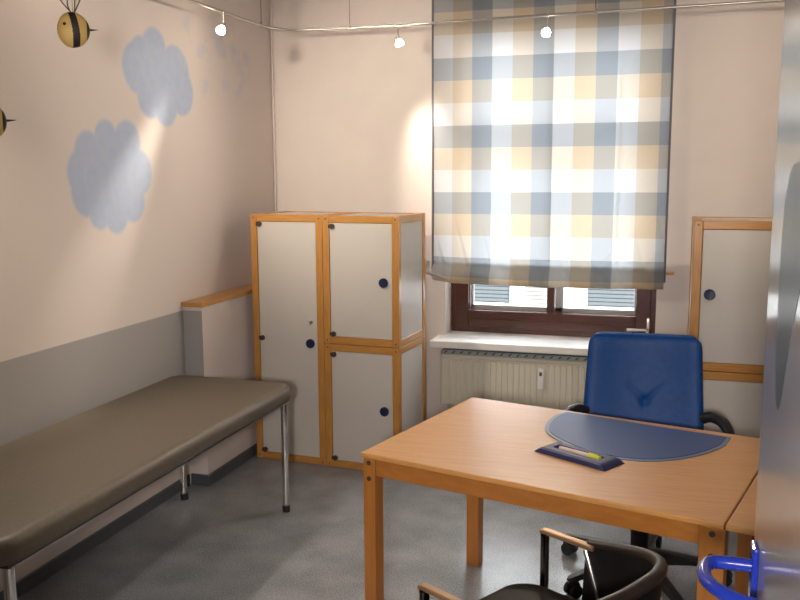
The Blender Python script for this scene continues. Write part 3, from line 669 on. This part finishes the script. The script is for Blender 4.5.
# ------------------------------------------------------------------ bees
def bee(loc, label, rz):
    t = thing('hanging_bee', label, 'decoration', loc, rz, 'wooden bees hanging on strings')
    bm = B(); bmesh.ops.create_uvsphere(bm, u_segments=160, v_segments=120, radius=1)
    bm.transform(Matrix.Rotation(PI/2, 4, 'Y'))
    for f in bm.faces:
        x = f.calc_center_median().x+.0*f.calc_center_median().z; z = f.calc_center_median().z
        f.material_index = 1 if (-.24 < x+.12*z-.10*(1-z*z) < .20) or x > .78 else 0
    for v in bm.verts: v.co = Vector((v.co.x*.043, v.co.y*.030, v.co.z*.048*(1-.06*v.co.x)))
    obj('body', bm, [m_yellow, m_beeb], t, smooth=True)
    bm = B(); cyl(bm, (.040, 0, .002), (.065, 0, .004), .0035, .0006, 10); obj('stinger', bm, m_beeb, t, smooth=True)
    bm = B(); bmesh.ops.create_uvsphere(bm, u_segments=12, v_segments=8, radius=.0045); bm.transform(Matrix.Translation((-.025, -.0235, .012))); obj('eye', bm, m_beeb, t, smooth=True)
    for s in (-1, 1):
        bm = B(); loop = smoothpath([(-.004, s*.003, .046), (-.022+s*.012, s*.03, .075), (-.030+s*.030, s*.055, .12), (-.005+s*.030, s*.06, .135), (.014+s*.012, s*.03, .095), (.004, s*.003, .046)], 6)
        tube(bm, loop, .0018, 6); obj('wing', bm, m_wire, t, smooth=True, label='wing of bent wire')
    bm = B(); cyl(bm, (0, 0, .046), (0, 0, HC-loc[2]), .0006, seg=6); obj('string', bm, m_wire, t)
    return t
bee((-1.60, 2.135, 2.050), 'yellow and black striped bee hanging higher, wholly in the picture', math.radians(42))
bee((-1.60, 1.785, 1.782), 'yellow and black striped bee hanging lower, cut off at the left of the picture', math.radians(42))
# ------------------------------------------------------------------ open door beside the camera
dX = .152
dr1 = thing('door_1', '', '', (dX, YF, 0), kind='structure')
def d1(name, bm, m, parent=dr1, **k): bm.transform(Matrix.Translation(-Vector(dr1.location))); return obj(name, bm, m, parent, **k)
bm = B(); box(bm, dX, dX+.04, YF+.004, 1.435, .008, 2.0, .002); d1('door_leaf', bm, m_door)
# painted drop-shaped figure on the leaf (y,z outline)
def decal(name, pts, m, th):
    bm = B(); t = smclosed([(y, z) for y, z in pts], 6, ())
    A_ = [bm.verts.new((dX-.0002, y, z)) for y, z in t]; D_ = [bm.verts.new((dX-th, y, z)) for y, z in t]; n = len(t)
    bm.faces.new(A_); bm.faces.new(D_)
    for i in range(n): bm.faces.new((A_[i], A_[(i+1) % n], D_[(i+1) % n], D_[i]))
    return d1(name, bm, m)
decal('painted_figure', [(1.302, 1.55), (1.298, 1.43), (1.288, 1.375), (1.268, 1.342), (1.243, 1.332), (1.218, 1.345), (1.19, 1.39), (1.12, 1.5), (1.0, 1.62), (1.0, 1.70), (1.17, 1.665), (1.24, 1.655), (1.28, 1.62)], m_blob, .0006)
HZ = 1.05
bm = B(); box(bm, dX-.010, dX, 1.352, 1.392, .90, 1.085, .004); pl_ = d1('handle_plate', bm, m_blue, label='blue nylon handle plate')
bm = B(); hp = smoothpath([(dX-.008, 1.372, HZ), (dX-.05, 1.372, HZ), (dX-.068, 1.366, HZ), (dX-.078, 1.345, HZ), (dX-.078, 1.31, HZ), (dX-.066, 1.28, HZ), (dX-.052, 1.262, HZ), (dX-.030, 1.245, HZ), (dX-.012, 1.238, HZ)], 6)
tube(bm, hp, .0105, 16); d1('door_handle', bm, m_blue, pl_, smooth=True, label='bright blue U-shaped lever')
bm = B(); box(bm, DX0-.05, DX0+.02, YF-.14, YF+.012, 0, DH+.05, .004); box(bm, DX0+.02, DX1+.045, YF-.14, YF+.012, DH-.01, DH+.05, .004)
obj('door_frame', bm, m_ceil, kind='structure')
# ------------------------------------------------------------------ light
w = bpy.data.worlds.new('world'); bpy.context.scene.world = w; w.use_nodes = True
bg = w.node_tree.nodes['Background']; bg.inputs[0].default_value = (.93, .965, 1, 1); bg.inputs[1].default_value = 3.0
def area(name, loc, aim, sx, sy, e, col, shape='RECTANGLE'):
    L = bpy.data.lights.new(name, 'AREA'); L.shape = shape; L.size = sx; L.size_y = sy; L.energy = e; L.color = col
    o = bpy.data.objects.new(name, L); C.objects.link(o); o.location = loc
    o.rotation_euler = (Vector(aim)-Vector(loc)).to_track_quat('-Z', 'Y').to_euler(); return o
L = bpy.data.lights.new('sun', 'SUN'); L.energy = 7; L.angle = .01; so = bpy.data.objects.new('sun', L); C.objects.link(so)
so.rotation_euler = Vector((.25, 1, -.75)).to_track_quat('-Z', 'Y').to_euler()
area('sky_light', (-.9, 7.4, 2.4), (-.67, 5.2, 1.2), 3.6, 3.0, 170, (.90, .95, 1))
area('camera_fill', (-.022, -.5, 1.69), (-.9, 5, 1.1), .15, .15, 48, (1, .93, .86))  # added front fill behind the camera, in place of its flash
sc = bpy.context.scene
sc.view_settings.view_transform = 'Standard'; sc.view_settings.look = 'None'; sc.view_settings.gamma = 1; sc.view_settings.exposure = .3
